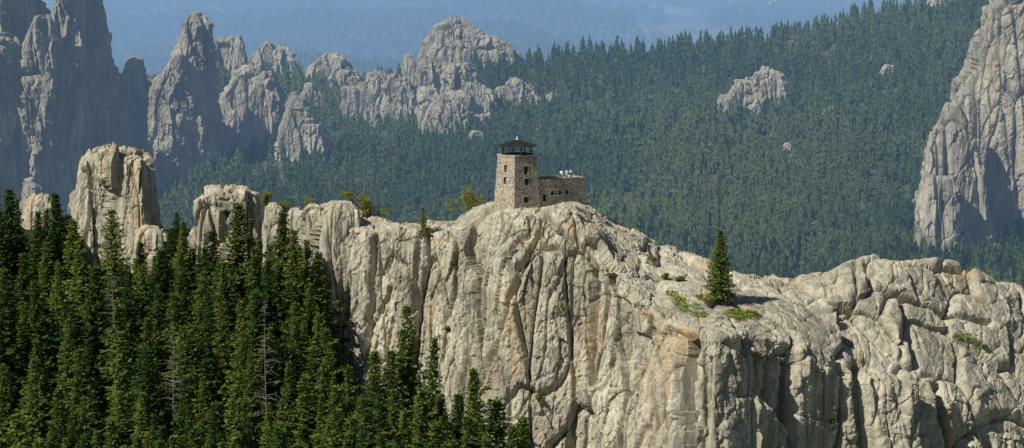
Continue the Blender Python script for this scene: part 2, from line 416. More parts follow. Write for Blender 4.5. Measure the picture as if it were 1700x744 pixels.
rock('rock_spire', [([(27, 312, 338), (45, 304, 348), (60, 303, 346), (90, 296, 354), (116, 286, 357), (150, 276, 357), (200, 264, 360), (420, 235, 390)], HA + 20),
                    ([(92, 286, 304), (120, 268, 310), (150, 254, 316), (200, 244, 330), (420, 225, 350)], HA)], 9., 121, RF,
     'thick granite spire with a rounded head right of the massif', 'rock', 1.1, .75, 1.3, 3.5, .35, 2.6, .4)
rock('rock_spire', hz([[(60, 393, 400), (76, 386, 407), (84, 388, 405), (100, 384, 410), (128, 383, 412), (190, 378, 420)]], 170), 5., 131, RF,
     'slender needle of rock standing alone beside the thick spire', 'rock', .9, .8)
rock('rock_outcrop', hz([[(113, 402, 434), (135, 384, 452), (165, 370, 468), (205, 364, 474), (250, 360, 480), (300, 350, 490)], [(150, 376, 396), (180, 362, 410), (300, 350, 420)], [(140, 440, 458), (170, 428, 470), (300, 415, 482)]], 245), 10., 141, RF,
     'broad fluted rock face below the slender needle', 'rock', 1.15, .6, 1.2)
rock('rock_outcrop', hz([[(156, 483, 491), (180, 472, 512), (215, 464, 536), (260, 458, 544), (310, 450, 555)]], 268), 9., 151, RF,
     'wedge shaped rock face right of the fluted face', 'rock', 1.15, .6, 1.3)
rock('rock_outcrop', hz([[(68, 354, 384), (85, 345, 400), (140, 340, 420)]], 125), 7., 161, RF,
     'pale rock on the skyline just behind the slender needle', 'rock', 1.2, .6, 1.3, fine=True)
rock('rock_outcrop', hz([[(85, 432, 478), (100, 416, 494), (150, 405, 500)]], 125), 7., 162, RF,
     'broken pale rock ridge on the skyline right of the slender needle', 'rock', 1.3, .6, 1.3, fine=True)
rock('rock_outcrop', hz([[(93, 538, 560), (110, 516, 584), (170, 505, 600)]], 140), 7., 171, RF,
     'rounded pale outcrop on the ridge left of the broken crags', 'rock', 1.2, .6, 1.3, fine=True)
rock('rock_outcrop', hz([[(122, 556, 590), (138, 545, 604), (180, 540, 615)]], 158), 7., 175, RF,
     'low broken rocks below the rounded pale outcrop', 'rock', 1.2, .6, 1.3)
rock('rock_outcrop', hz([[(140, 505, 520), (158, 498, 530), (200, 490, 540)]], 178), 6., 176, RF,
     'small upright rock in the trees between the wedge and the broken crags', 'rock', 1.2, .6, 1.3)
rock('rock_outcrop', hz([[(128, 602, 650), (150, 584, 670), (190, 586, 680), (250, 576, 690)], [(132, 648, 676), (160, 636, 692), (250, 626, 705)], [(150, 572, 598), (190, 566, 610), (260, 560, 620)]], 205), 8., 181, RF,
     'grey fluted crag on the left of the broken ridge', 'rock', 1.25, .6, 1.3, fine=True)
rock('rock_horn', hz([[(93, 672, 682), (108, 668, 690), (160, 664, 700), (190, 660, 704)]], 185), 5., 190, RF,
     'small rock horn standing at the left shoulder of the tumbled crag', 'rock', 1., .6, 1.3)
HH = hill_at(750, 215)
rock('rock_outcrop', [([(106, 702, 738), (125, 690, 764), (160, 692, 776), (225, 700, 790), (280, 700, 815)], HH + 40), ([(112, 748, 778), (140, 740, 796), (280, 735, 805)], HH + 25),
                      ([(168, 722, 786), (190, 706, 812), (290, 700, 822)], HH), ([(150, 700, 722), (180, 694, 736), (290, 690, 745)], HH + 5), ([(140, 776, 800), (165, 768, 816), (290, 760, 826)], HH + 22)], 8., 191, RF,
     'tumbled crag of stacked blocks in the middle of the broken ridge', 'rock', 1.3, .6, 1.3, fine=True)
rock('rock_outcrop', hz([[(40, 738, 772), (60, 718, 798), (85, 704, 845), (130, 695, 880)], [(70, 800, 830), (88, 780, 862), (130, 770, 885)]], 112), 9., 201, RF,
     'high rounded dome with trees on its right slope', 'rock', 1.2, .6, 1.3, fine=True)
rock('rock_outcrop', hz([[(134, 842, 868), (150, 827, 888), (182, 823, 898), (215, 820, 902)]], 185), 7., 211, RF,
     'low slabby outcrop above and behind the tower roof', 'rock', 1.3, .6, 1.3, fine=True)
rock('rock_outcrop', hz([[(160, 906, 924), (172, 900, 936), (190, 898, 940)]], 178), 4., 215, RF,
     'little rock in the trees right of the low slabby outcrop', 'rock', 1.2, .6, 1.3)
rock('rock_outcrop', hz([[(115, 1260, 1282), (135, 1240, 1304), (190, 1230, 1310)], [(140, 1222, 1250), (165, 1200, 1275), (200, 1190, 1262), (235, 1185, 1265)], [(185, 1192, 1216), (215, 1186, 1232), (240, 1184, 1236)]], 200), 7., 221, RF,
     'isolated bright outcrop midway up the forested hillside', 'rock', 1.3, .6, 1.4, fine=True)
rock('rock_outcrop', hz([[(180, 1372, 1386), (204, 1356, 1388), (235, 1352, 1390)]], 212), 4., 231, RF,
     'small rock patch in the forest right of the isolated outcrop', 'rock')
rock('rock_outcrop', hz([[(240, 1302, 1314), (260, 1296, 1320), (290, 1294, 1322)]], 268), 4., 241, RF,
     'tiny rock patch in the forest below the isolated outcrop', 'rock')
rock('rock_outcrop', hz([[(112, 1468, 1484), (128, 1462, 1490), (160, 1460, 1492)]], 138), 4., 245, RF,
     'small rock patch high in the forest near the right rock wall', 'rock')
rock('rock_outcrop', hz([[(0, 1544, 1572), (12, 1540, 1578), (40, 1536, 1580)]], 20), 5., 251, RF,
     'small pale boulder on the hilltop at upper right', 'rock')
rock('rock_outcrop', hz([[(222, 780, 800), (245, 772, 818), (280, 768, 822)]], 255), 5., 261, RF,
     'small grey rocks in the trees just left of the tower', 'rock')
LD = hill_at(1600, 395) + 30
rock('rock_wall', [([(-90, 1664, 1860), (0, 1642, 1880), (60, 1624, 1890), (120, 1610, 1890), (170, 1584, 1890), (250, 1552, 1895), (330, 1528, 1900), (400, 1518, 1900), (480, 1512, 1900)], LD),
                   ([(176, 1568, 1592), (220, 1550, 1610), (290, 1526, 1640), (345, 1510, 1650), (400, 1508, 1655), (470, 1500, 1660)], LD - 46),
                   ([(300, 1540, 1580), (340, 1526, 1590), (400, 1520, 1596), (470, 1515, 1600)], LD - 66)], 15., 271, RF,
     'steep pale rock wall rising along the right edge', 'rock', 1.05, .45, 1.2, 5.5)

# ------------------------------------------------------------------ conifers
def sprays(B, yaw, pitch, L, W, roll):
    d = np.stack([np.cos(yaw) * np.cos(pitch), np.sin(yaw) * np.cos(pitch), np.sin(pitch)], 1)
    s0 = np.stack([-np.sin(yaw), np.cos(yaw), 0 * yaw], 1); u0 = np.cross(d, s0)
    s = s0 * np.cos(roll)[:, None] + u0 * np.sin(roll)[:, None]
    L = L[:, None]; W = W[:, None]
    V = np.stack([B - s * W * .15, B + d * L * .45 + s * W * .5, B + d * L, B + d * L * .5 - s * W * .5], 1)
    return V.reshape(-1, 3), np.arange(len(B) * 4).reshape(-1, 4)
def spruce_crown(h, Rr, seed, step=.42, nb=7, leaf=.62, low=.06, shape=.85, ragged=.3):
    r = np.random.default_rng(seed); Bs, Y, Pt, Ls, Ws, Ro = [], [], [], [], [], []
    z = low * h
    lop = r.uniform(0, 6.28)
    while z < h * .985:
        t = z / h; rad = Rr * ((1 - t) ** shape) * (.55 + .45 * min(1, t / .14)) * r.uniform(.8, 1.15) + .12
        for a in r.uniform(0, 6.28) + np.arange(nb) * 6.283 / nb + r.normal(0, .25, nb):
            ln = rad * r.uniform(1 - ragged * 1.4, 1 + ragged * .6) * (1 + .16 * math.cos(a - lop))
            if r.random() < .10: ln *= .45
            n = max(2, int(ln / (leaf * .40)))
            q = (np.arange(n) + r.uniform(.2, .8)) / n
            droop = -.34 * (1 - t) + .28 * t
            zz = z + droop * ln * q + .10 * ln * q * q + r.normal(0, .06, n)
            x = np.cos(a) * ln * q; y = np.sin(a) * ln * q
            for side in (-1, 0, 1):
                if side == 0 and n > 4: k = n // 2
                else: k = 0
                m = n - k
                Bs.append(np.stack([x, y, zz], 1)[k:] + r.normal(0, .07, (m, 3)))
                Y.append(a + side * r.uniform(.5, 1.1, m) + r.normal(0, .2, m)); Pt.append(r.normal(droop * .8, .3, m))
                Ls.append(leaf * r.uniform(.7, 1.35, m) * (.55 + .45 * (1 - t))); Ws.append(leaf * r.uniform(.45, .8, m) * (.6 + .4 * (1 - t))); Ro.append(r.normal(0, .45, m))
        z += step * r.uniform(.8, 1.2) * (.65 + .35 * (1 - t))
    m = 8
    Bs.append(np.stack([0 * np.arange(m), 0 * np.arange(m), h * (.93 + .07 * np.arange(m) / m)], 1)); Y.append(r.uniform(0, 6.28, m)); Pt.append(np.full(m, 1.0)); Ls.append(np.full(m, .4)); Ws.append(np.full(m, .2)); Ro.append(r.uniform(0, 3, m))
    return sprays(np.concatenate(Bs), np.concatenate(Y), np.concatenate(Pt), np.concatenate(Ls), np.concatenate(Ws), np.concatenate(Ro))
def tube(pts, rad, n=7):
    pts = np.asarray(pts, float); k = len(pts); th = np.linspace(0, 2 * math.pi, n, endpoint=False)
    ring = []
    for i in range(k):
        t = pts[min(i + 1, k - 1)] - pts[max(i - 1, 0)]; t = t / np.linalg.norm(t)
        a = np.cross(t, [0, 0, 1.] if abs(t[2]) < .9 else [1., 0, 0]); a /= np.linalg.norm(a); b = np.cross(t, a)
        ring.append(pts[i] + rad[i] * (np.cos(th)[:, None] * a + np.sin(th)[:, None] * b))
    return np.concatenate(ring), grid_faces(k, n, True)
def join(parts):
    Vs, Fs, o = [], [], 0
    for V, Fc in parts: Vs.append(V); Fs.append(Fc + o); o += len(V)
    return np.concatenate(Vs), np.concatenate(Fs)
def trunk_np(h, r0, seed, branches=10):
    r = np.random.default_rng(seed); zs = np.linspace(-.8, h * .97, 9)
    pts = np.stack([r.normal(0, .03, 9).cumsum() * .6, r.normal(0, .03, 9).cumsum() * .6, zs], 1)
    parts = [tube(pts, r0 * (1.02 - zs / h * .9).clip(.04))]
    for _ in range(branches):
        z = r.uniform(.1, .8) * h; a = r.uniform(0, 6.28); L = (1 - z / h) * h * .12 + .3
        parts.append(tube([[0, 0, z], [math.cos(a) * L * .5, math.sin(a) * L * .5, z - .05 * L], [math.cos(a) * L, math.sin(a) * L, z - .2 * L]], [.05, .035, .015], 4))
    return join(parts)
PROTO = []
for k, (Rr, nb, shp, rg, st_) in enumerate([(4.0, 8, .85, .3, .44), (3.4, 7, .8, .35, .47), (4.8, 8, .95, .35, .48), (3.1, 7, .72, .42, .48), (4.0, 7, .85, .5, .54), (4.4, 8, .8, .4, .48), (3.7, 7, .95, .3, .42), (4.8, 8, .68, .5, .58), (3.3, 6, .6, .55, .62)]):
    V, Fc = spruce_crown(18., Rr, 300 + k, st_, nb, .84, .05, shp, rg)
    c = mesh_np('spruce_crown', V, Fc, False); c.materials.append(M['spruce'])
    V, Fc = trunk_np(18., .24, 400 + k); t = mesh_np('spruce_trunk', V, Fc); t.materials.append(M['bark'])
    PROTO.append((t, c))
def place_tree(name, proto, loc, h, wide, label, group=None, base=18., cat='tree'):
    s = h / base
    e = empty(name, loc, random.uniform(0, 6.28), (s * wide, s * wide, s))
    e.rotation_euler[0] = random.gauss(0, .022); e.rotation_euler[1] = random.gauss(0, .022)
    tag(e, label, cat, group)
    link('trunk', proto[0], None, e); link('crown', proto[1], None, e)
    return e
ORD = 'first second third fourth fifth sixth seventh eighth ninth tenth eleventh twelfth thirteenth fourteenth fifteenth sixteenth seventeenth eighteenth nineteenth twentieth'.split()
def ordinal(i):
    if i < 20: return ORD[i]
    T = ['twenty', 'thirty', 'forty', 'fifty', 'sixty', 'seventy']; a, b = divmod(i + 1, 10)
    return (T[a - 2] + ('-' + ORD[b - 1] if b else '')) if b else T[a - 2].replace('ty', 'tieth')
# trees whose tops the photo shows clearly: (px, py of the top, distance)
TOPS = [(14, 312, 622), (96, 318, 618), (58, 352, 612), (185, 346, 606), (140, 396, 604), (236, 402, 612), (300, 366, 616), (268, 412, 600), (352, 382, 606), (396, 336, 618),
        (425, 410, 604), (470, 352, 610), (486, 380, 602), (512, 398, 606), (448, 430, 596), (330, 450, 590), (372, 432, 596), (160, 440, 592), (40, 420, 598), (95, 430, 592),
        (210, 450, 588), (545, 545, 572), (520, 470, 596), (528, 430, 604), (685, 505, 562), (672, 545, 560), (712, 560, 558), (618, 584, 560), (650, 580, 558), (575, 605, 556), (792, 612, 554),
        (765, 650, 546), (870, 690, 548), (820, 660, 540), (250, 580, 560), (388, 640, 548), (700, 640, 545), (640, 650, 540), (480, 600, 556), (440, 560, 570), (300, 540, 572),
        (540, 600, 560), (560, 640, 550), (600, 660, 544), (735, 655, 548), (775, 690, 538), (845, 705, 536), (668, 680, 532), (520, 560, 574), (505, 620, 556), (585, 690, 534), (725, 700, 530), (630, 620, 556), (538, 520, 580),
        # around the feet of the granite blocks
        (-6, 318, 630), (30, 330, 629), (76, 346, 629), (112, 356, 628), (284, 378, 629), (293, 352, 634), (306, 394, 622), (276, 398, 624), (318, 412, 618), (256, 424, 620), (164, 424, 620), (204, 436, 618), (338, 410, 619), (446, 404, 619), (502, 410, 616), (532, 418, 611), (118, 404, 621), (228, 432, 617), (300, 420, 612), (-20, 340, 620), (66, 372, 622)]
pts = []
for px, py, D in TOPS:
    p = at(px, py, D); g = float(zf(p[0], D)); pts.append((p[0], D, g, min(34, max(7, p[2] - g))))
tries = 0
def clash(x, y, dmin):
    return any((x - q[0]) ** 2 + (y - q[1]) ** 2 < dmin * dmin for q in pts)
while tries < 9000 and len(pts) < 232:
    tries += 1
    D = rng.uniform(512, 622); px = rng.uniform(-30, 880)
    if tries < 600: px = rng.uniform(500, 880); D = rng.uniform(512, 566)
    if px > 545 and D > 566 - (px - 545) * .06: continue
    if px > 760 and D > 548: continue
    p = at(px, 500, D); h = rng.uniform(9, 25)
    if clash(p[0], D, 4.0): continue
    g = float(zf(p[0], D)); tx, ty = proj(np.array([p[0], D, g + h]))
    lim = np.interp(px, [0, 120, 140, 270, 290, 320, 440, 540, 560, 640, 720, 800, 900], [335, 350, 440, 440, 400, 430, 420, 440, 590, 600, 610, 660, 700]) + rng.uniform(0, 55)
    lim = max(lim, lim + (600 - D) * 1.6) if px < 545 else lim
    lim = min(lim, 690)
    if ty > 735: h += (ty - rng.uniform(660, 735)) * D / F; ty = 720
    if ty < lim: h -= (lim - ty) * D / F
    if h < 7 or h > 32: continue
    pts.append((p[0], D, g, h))
bands = [(606, 'rear row by the granite blocks'), (590, 'upper row of the left forest'), (572, 'middle row of the left forest'), (556, 'lower row of the left forest'), (540, 'second row from the front'), (0, 'front row below the cliff')]
rowsT = {k: [] for k in range(6)}
for q in pts:
    k = next(i for i, b in enumerate(bands) if q[1] >= b[0]); rowsT[k].append(q)
for k, L in rowsT.items():
    L.sort(key=lambda q: 850 + F * q[0] / q[1])
    for i, q in enumerate(L):
        pr = PROTO[random.randrange(len(PROTO))]
        sz = 'tall' if q[3] > 20 else ('short' if q[3] < 14 else 'medium')
        place_tree('spruce_tree', pr, (q[0], q[1], q[2]), q[3], random.uniform(.75, 1.3) * (1.2 if q[3] < 14 else 1.) * (.84 if q[3] > 22 else 1.), f'{sz} green spruce, {ordinal(i)} from the left in the {bands[k][1]}', 'spruces below the cliff')

# lone spruce on the bench
b = on_cliff(1197, 500)
lone_V = spruce_crown(13., 3.0, 777, .32, 9, .62, .04, .78, .3); lone_c = mesh_np('spruce_crown', *lone_V, False); lone_c.materials.append(M['spruce'])
lone_t = mesh_np('spruce_trunk', *trunk_np(13., .24, 778)); lone_t.materials.append(M['bark'])
place_tree('spruce_tree', (lone_t, lone_c), (b[0], b[1], b[2] - .3), 12.8, 1., 'lone spruce standing on the bare rock shoulder right of the tower', None, 13.)

# dead snags
def snag_np(h, seed):
    r = np.random.default_rng(seed); zs = np.linspace(-.6, h, 9)
    parts = [tube(np.stack([r.normal(0, .08, 9).cumsum(), r.normal(0, .05, 9).cumsum(), zs], 1), .14 * (1.05 - zs / h).clip(.08))]
    for _ in range(80):
        z = r.uniform(.4, .97) * h; a = r.uniform(0, 6.28); L = r.uniform(.5, 1.) * (h - z) * .25 + .4
        parts.append(tube([[0, 0, z], [math.cos(a) * L * .5, math.sin(a) * L * .5, z + .1 * L], [math.cos(a + .2) * L, math.sin(a + .2) * L, z + r.uniform(-.35, .2) * L]], [.045, .03, .012], 4))
    return join(parts)
for k, (px, py, D, lab) in enumerate([(440, 490, 556, 'bare grey dead tree among the spruces below the granite blocks'), (286, 535, 558, 'thin grey dead snag in the left forest, left of the larger bare tree'), (186, 430, 590, 'small bare dead tree below the tall pillar')]):
    p = at(px, py, D); g = float(zf(p[0], D)); h = p[2] - g
    e = empty('dead_tree', (p[0], D, g)); tag(e, lab, 'tree')
    link('trunk', mesh_np('dead_trunk', *snag_np(h, 900 + k)), M['dead'], e)

# ------------------------------------------------------------------ shrubs
def bush_np(r0, h, n, leaf, seed):
    r = np.random.default_rng(seed); nc = 9
    cc = np.stack([r.normal(0, r0 * .45, nc), r.normal(0, r0 * .45, nc), r.uniform(.25, .8, nc) * h], 1); rc = r.uniform(.3, .5, nc) * min(r0, h)
    i = r.integers(0, nc, n); dv = r.normal(0, 1, (n, 3)); dv /= np.linalg.norm(dv, axis=1)[:, None]
    B = cc[i] + dv * (rc[i] * r.uniform(.6, 1., n))[:, None]; B[:, 2] = B[:, 2].clip(.02)
    return sprays(B, r.uniform(0, 6.28, n), r.normal(.1, .6, n), leaf * r.uniform(.6, 1.3, n), leaf * r.uniform(.4, .8, n), r.normal(0, .8, n))
def shrub(loc, r0, h, mat, label, seed, n=420, leaf=.32, name='shrub', cat='shrub'):
    e = empty(name, loc); tag(e, label, cat)
    parts = []
    for k in range(5):
        a = k * 1.26 + seed; parts.append(tube([[0, 0, -.3], [math.cos(a) * r0 * .2, math.sin(a) * r0 * .2, h * .35], [math.cos(a) * r0 * .5, math.sin(a) * r0 * .5, h * .75]], [.07, .05, .02], 5))
    link('stem', mesh_np('stem', *join(parts)), M['bark'], e)
    link('foliage', mesh_np('foliage', *bush_np(r0, h, n, leaf, seed), False), M[mat], e)
for k, (px, py, r0, h, m, lab) in enumerate([
    (752, 445, .7, 1.8, 'shrub', 'green bush growing in a crack high on the cliff face'), (757, 425, .5, 1.1, 'shrub', 'little bush just above the green bush in the cliff crack'),
    (942, 522, 1.8, 1.8, 'shrub', 'bright green bush on a ledge in the middle of the cliff'), (898, 672, .8, 3., 'shrub', 'tall narrow bush in a crack low on the cliff'),
    (740, 550, .6, 1.3, 'shrub', 'small bush on the cliff face right of the tall front spruces'), (1086, 432, 1., .9, 'spruce', 'dark low bush on the crest right of the tower'),
    (1105, 460, .8, .9, 'shrub', 'small bush on the rock shoulder left of the lone spruce'), (1128, 464, .8, .8, 'shrub', 'low round bush nearest the left of the lone spruce'),
    (1384, 715, .5, 2., 'shrub', 'thin green bush in a gully at the bottom right'), (1632, 580, .7, .7, 'spruce', 'tiny dark bush on the slabs at far right')]):
    shrub(on_cliff(px, py), r0, h, m, lab, 500 + k)
for k, (px, py, D, r0, h, m, lab, nm, ct) in enumerate([
    (612, 368, 618, 2.6, 5.8, 'spruce_light', 'bushy olive pine behind the cliff edge left of the tower', 'pine_tree', 'tree'),
    (583, 345, 620, 1.6, 3.8, 'spruce_light', 'small yellowish pine behind the stacked boulders', 'pine_tree', 'tree'),
    (516, 365, 632, 2.0, 5.4, 'spruce_light', 'yellow green pine behind the squarish block', 'pine_tree', 'tree'),
    (445, 345, 640, 1.6, 3.6, 'spruce_light', 'short olive pine behind the granite finger', 'pine_tree', 'tree'),
    (782, 356, 620, 3.6, 6.0, 'spruce_light', 'pale open bush on the crest just left of the tower', 'shrub', 'shrub'),
    (470, 350, 645, 1.6, 3.4, 'spruce_light', 'small olive pine right of the short olive pine', 'pine_tree', 'tree')]):
    p = at(px, py, D); shrub(p - np.array([0, 0, .8]), r0, h + .8, m, lab, 540 + k, 1900 if r0 > 2.2 else 1100, .32, nm, ct)
b = on_cliff(700, 385)
V = spruce_crown(4.6, 1.0, 780, .3, 6, .36, .05, .8, .4); c_ = mesh_np('spruce_crown', *V, False); c_.materials.append(M['spruce_light'])
t_ = mesh_np('spruce_trunk', *trunk_np(4.6, .09, 781)); t_.materials.append(M['bark'])
place_tree('pine_tree', (t_, c_), b - np.array([0, 0, .3]), 4.8, 1., 'young olive pine on the flat cliff top left of the tower', None, 4.6)
for k, (px, D, r0, h, m, lab) in enumerate([(8, 535, 2.6, 18., 'rusty', 'rust coloured bush at the left edge'), (432, 530, 2.8, 12., 'shrub', 'bright green thicket in a clearing among the front spruces'),
    (640, 526, 2.2, 12., 'shrub', 'bright green thicket below the tall front spruces'), (596, 522, 1.8, 9., 'shrub', 'light green bush between the front spruces'), (120, 545, 2., 9., 'shrub', 'light green bush in a gap at lower left')]):
    p = at(px, 500, D); g = float(zf(p[0], D)); shrub((p[0], D, g), r0, h, m, lab, 560 + k, 1500, .42)

# undergrowth and grass (uncountable)
n = 9000
ux = rng.uniform(-85, 6, n); uy = rng.uniform(505, 645, n); uz = zf(ux, uy) + rng.uniform(0, .5, n)
o = link('undergrowth', mesh_np('undergrowth', *sprays(np.stack([ux, uy, uz], 1), rng.uniform(0, 6.28, n), rng.normal(.6, .4, n), rng.uniform(.4, 1.1, n), rng.uniform(.25, .6, n), rng.normal(0, .8, n)), False), M['spruce'])
tag(o, 'low green undergrowth on the forest floor', 'undergrowth', kind='stuff')
gB = []
for px, py, w, h, k in [(1230, 523, 30, 9, 150), (1145, 512, 28, 12, 90), (1172, 497, 18, 6, 60), (1608, 565, 26, 12, 60), (1120, 492, 14, 6, 30)]:
    for _ in range(k):
        a = random.uniform(0, 6.28); q = math.sqrt(random.random()); sk = q * math.cos(a)
        gx = px + w * sk; gy = py + h * (q * math.sin(a) + (.8 * sk if px != 1230 else .2 * sk))
        i = np.argmin((Cpx - gx) ** 2 + (Cpy - gy) ** 2 + np.where(vt > 30, 0, 1e6)); gB.append(C[i])
gB = np.repeat(np.array(gB), 9, 0); gB = gB + rng.normal(0, .22, gB.shape) * np.array([1, 1, .12]); n = len(gB)
o = link('grass', mesh_np('grass', *sprays(gB, rng.uniform(0, 6.28, n), rng.normal(.7, .35, n), rng.uniform(.25, .55, n), rng.uniform(.12, .3, n), rng.normal(0, .8, n)), False), M['grass'])
tag(o, 'bright green grass growing in hollows of the rock shoulder', 'grass', kind='stuff')

# ------------------------------------------------------------------ far forest
n = 27000
cp = rng.uniform(-230, 1900, n); cv = rng.uniform(.0, 1, n) ** 1.1
Ph = hill_pt(cp, cv)
ok = np.ones(n, bool)
for (x0, y0, rx, ry, D) in FOOT:
    if D < 1000: continue
    ok &= ~((((Ph[:, 0] - x0) / (rx * .8)) ** 2 + ((Ph[:, 1] - y0) / (ry * .8)) ** 2) < 1)
clear = fbm(Ph / np.array([45, 45, 45.]), 3, 71)
ok &= (clear < .85)
Ph = Ph[ok]
hpx, hpy = proj(Ph)
fs = np.where(hpx < 545, 340, np.interp(hpx, us, S))
vis = (hpx > 380) & (hpx < 1690) & (hpy < fs + 12)
order = np.argsort(np.where(vis, Ph[:, 1], 9e9))
ind = order[:58]; rest = order[58:]
FPROTO = []
for k in range(4):
    V, Fc = spruce_crown(10., [1.8, 1.6, 2.1, 1.8][k], 600 + k, .42, 6, .66, .04, .85, .35)
    c_ = mesh_np('far_crown', V, Fc, False); c_.materials.append(M['far_spruce'])
    t_ = mesh_np('far_trunk', *trunk_np(10., .15, 610 + k, 4)); t_.materials.append(M['far_bark']); FPROTO.append((t_, c_))
for i in ind:
    p = Ph[i]
    place_tree('spruce_tree', FPROTO[random.randrange(4)], p, random.uniform(7, 12), random.uniform(.9, 1.2), 'hazy dark green spruce in the dense forest on the far hillside', 'spruces on the far hillside', 10.)
def low_tree(tiers, nseg, seed):
    r = np.random.default_rng(seed); V = []; Fc = []
    for k in range(tiers):
        z0 = .06 + .86 * k / tiers; z1 = min(1., z0 + 1.75 / tiers); rad = .18 * (1 - z0) ** .85
        b0 = len(V); V.append((r.normal(0, .02), r.normal(0, .02), z1))
        for j in range(nseg):
            a = 6.283 * j / nseg + k; q = rad * (1.25 if j % 2 else .5) * r.uniform(.7, 1.2); V.append((math.cos(a) * q, math.sin(a) * q, z0 + r.normal(0, .02)))
        for j in range(nseg): Fc.append((b0, b0 + 1 + j, b0 + 1 + (j + 1) % nseg))
    return np.array(V), np.array(Fc)
def scatter(P, H, tmpl, wide, tint):
    n = len(P); Vs = []; Fs = []; Ts = []; off = 0
    which = rng.integers(0, len(tmpl), n)
    for k, (tv, tf) in enumerate(tmpl):
        I = np.nonzero(which == k)[0]; m = len(I)
        if not m: continue
        a = rng.uniform(0, 6.28, m); ca, sa = np.cos(a)[:, None], np.sin(a)[:, None]; s = H[I][:, None]; w = s * wide[I][:, None]
        V = np.stack([(tv[:, 0] * ca - tv[:, 1] * sa) * w, (tv[:, 0] * sa + tv[:, 1] * ca) * w, tv[:, 2] * s], -1) + P[I][:, None, :]
        Vs.append(V.reshape(-1, 3)); Fs.append((tf[None] + (np.arange(m) * len(tv))[:, None, None]).reshape(-1, 3) + off); Ts.append(np.repeat(tint[I], len(tv))); off += m * len(tv)
    return np.concatenate(Vs), np.concatenate(Fs), np.concatenate(Ts)
T6 = [low_tree(6, 7, k) for k in range(7)]
Pr = Ph[rest]; m = len(Pr)
tn = np.clip(rng.normal(.42, .20, m) + .6 * fbm(Pr / 120., 3, 77), 0, 1)
Hh = rng.uniform(4., 13., m) * (1 + .25 * fbm(Pr / 90., 2, 78))
V, Fc, T = scatter(Pr, Hh, T6, rng.uniform(.8, 1.5, m), tn)
tag(link('forest', mesh_np('forest', V, Fc, False, T), M['far_stuff']), 'dense spruce forest covering the far hillside', 'forest', kind='stuff')
n = 26000
fp = rng.uniform(100, 1700, n); fv = rng.uniform(.26, .80, n)
mk = np.ones(n, bool)
for (a, b_, c_, d_) in MEAD: mk &= (((fp - a) / c_) ** 2 + ((fv - b_) / d_) ** 2) > 1
Pv = far_pt(fp, fv); mk &= fbm(Pv / np.array([300, 700, 300.]), 4, 72) < .5
Pv = Pv[mk]; m = len(Pv)
V, Fc, T = scatter(Pv, rng.uniform(11, 24, m), [low_tree(2, 5, 50 + k) for k in range(3)], rng.uniform(1.3, 2.4, m), rng.uniform(0, 1, m))
tag(link('forest', mesh_np('valley_forest', V, Fc, False, T), M['valley_trees']), 'blue hazy forest on the distant valley floor', 'forest', kind='stuff')

# ------------------------------------------------------------------ stone lookout tower
def stone_mat():
    b = NB('rubble_stone')
    tc = b.n('ShaderNodeTexCoord'); mp = b.n('ShaderNodeMapping'); mp.inputs['Scale'].default_value = (3.2, 3.2, 4.6); b.l(tc.outputs['Object'], mp.inputs[0])
    v = b.n('ShaderNodeTexVoronoi'); v.inputs['Scale'].default_value = 1.; b.l(mp.outputs[0], v.inputs['Vector'])
    e = b.n('ShaderNodeTexVoronoi', feature='DISTANCE_TO_EDGE'); e.inputs['Scale'].default_value = 1.; b.l(mp.outputs[0], e.inputs['Vector'])
    sp = b.n('ShaderNodeSeparateColor'); b.l(v.outputs['Color'], sp.inputs[0])
    c = b.ramp(sp.outputs[0], [(0., (.21, .175, .13)), (.35, (.42, .36, .275)), (.7, (.55, .485, .375)), (1., (.68, .61, .485))])
    mo = b.ramp(e.outputs['Distance'], [(.03, 0.), (.09, 1.)])
    c = b.mix(mo, (.22, .195, .16), c)
    c = b.mix(.5, c, b.ramp(b.noise((6, 6, 6), 5), [(.3, .6), (.65, 1.1)]), 'MULTIPLY')
    return b.done(b.bsdf(c, .9, b.bump(mo, .7, .08), .15))
M['stone'] = stone_mat()
M['lintel'] = plain('lintel_stone', (.45, .40, .32))
M['dark'] = plain('dark_interior', (.012, .013, .016), .3, spec=.5)
M['roof'] = plain('roof_metal', (.020, .022, .022), .6, spec=.3)
M['post'] = plain('dark_timber', (.030, .028, .025), .7)
M['white'] = plain('white_paint', (.75, .75, .73), .6)
def box(bm, x0, x1, y0, y1, z0, z1):
    vs = [bm.verts.new((x, y, z)) for z in (z0, z1) for x, y in ((x0, y0), (x1, y0), (x1, y1), (x0, y1))]
    for f in ((3, 2, 1, 0), (4, 5, 6, 7), (0, 1, 5, 4), (1, 2, 6, 5), (2, 3, 7, 6), (3, 0, 4, 7)): bm.faces.new([vs[i] for i in f])
def bm_mesh(name, bm):
    me = bpy.data.meshes.new(name); bmesh.ops.recalc_face_normals(bm, faces=bm.faces[:]); bm.to_mesh(me); bm.free(); return me
def apply_bool(me, cutter):
    o = bpy.data.objects.new('tmp', me); COL.objects.link(o); c = bpy.data.objects.new('tmpc', cutter); COL.objects.link(c)
    md = o.modifiers.new('b', 'BOOLEAN'); md.operation = 'DIFFERENCE'; md.solver = 'EXACT'; md.object = c
    dg = bpy.context.evaluated_depsgraph_get(); r = bpy.data.meshes.new_from_object(o.evaluated_get(dg))
    bpy.data.objects.remove(o); bpy.data.objects.remove(c); return r
ROT = math.radians(38); base = at(858.5, 338, 602)
tw = empty('lookout_tower', base, ROT)
tag(tw, 'square stone lookout tower with dark pointed roof and low flat wing on the summit', 'tower')
HB, HT, ZT = 3.02, 2.55, 8.9
def wid(z): return HB + (HT - HB) * (z / ZT)
bm = bmesh.new()
r0, r1 = wid(-4.), HT
vs = [bm.verts.new((sx * r, sy * r, z)) for z, r in ((-4., r0), (ZT, r1)) for sx, sy in ((-1, -1), (1, -1), (1, 1), (-1, 1))]
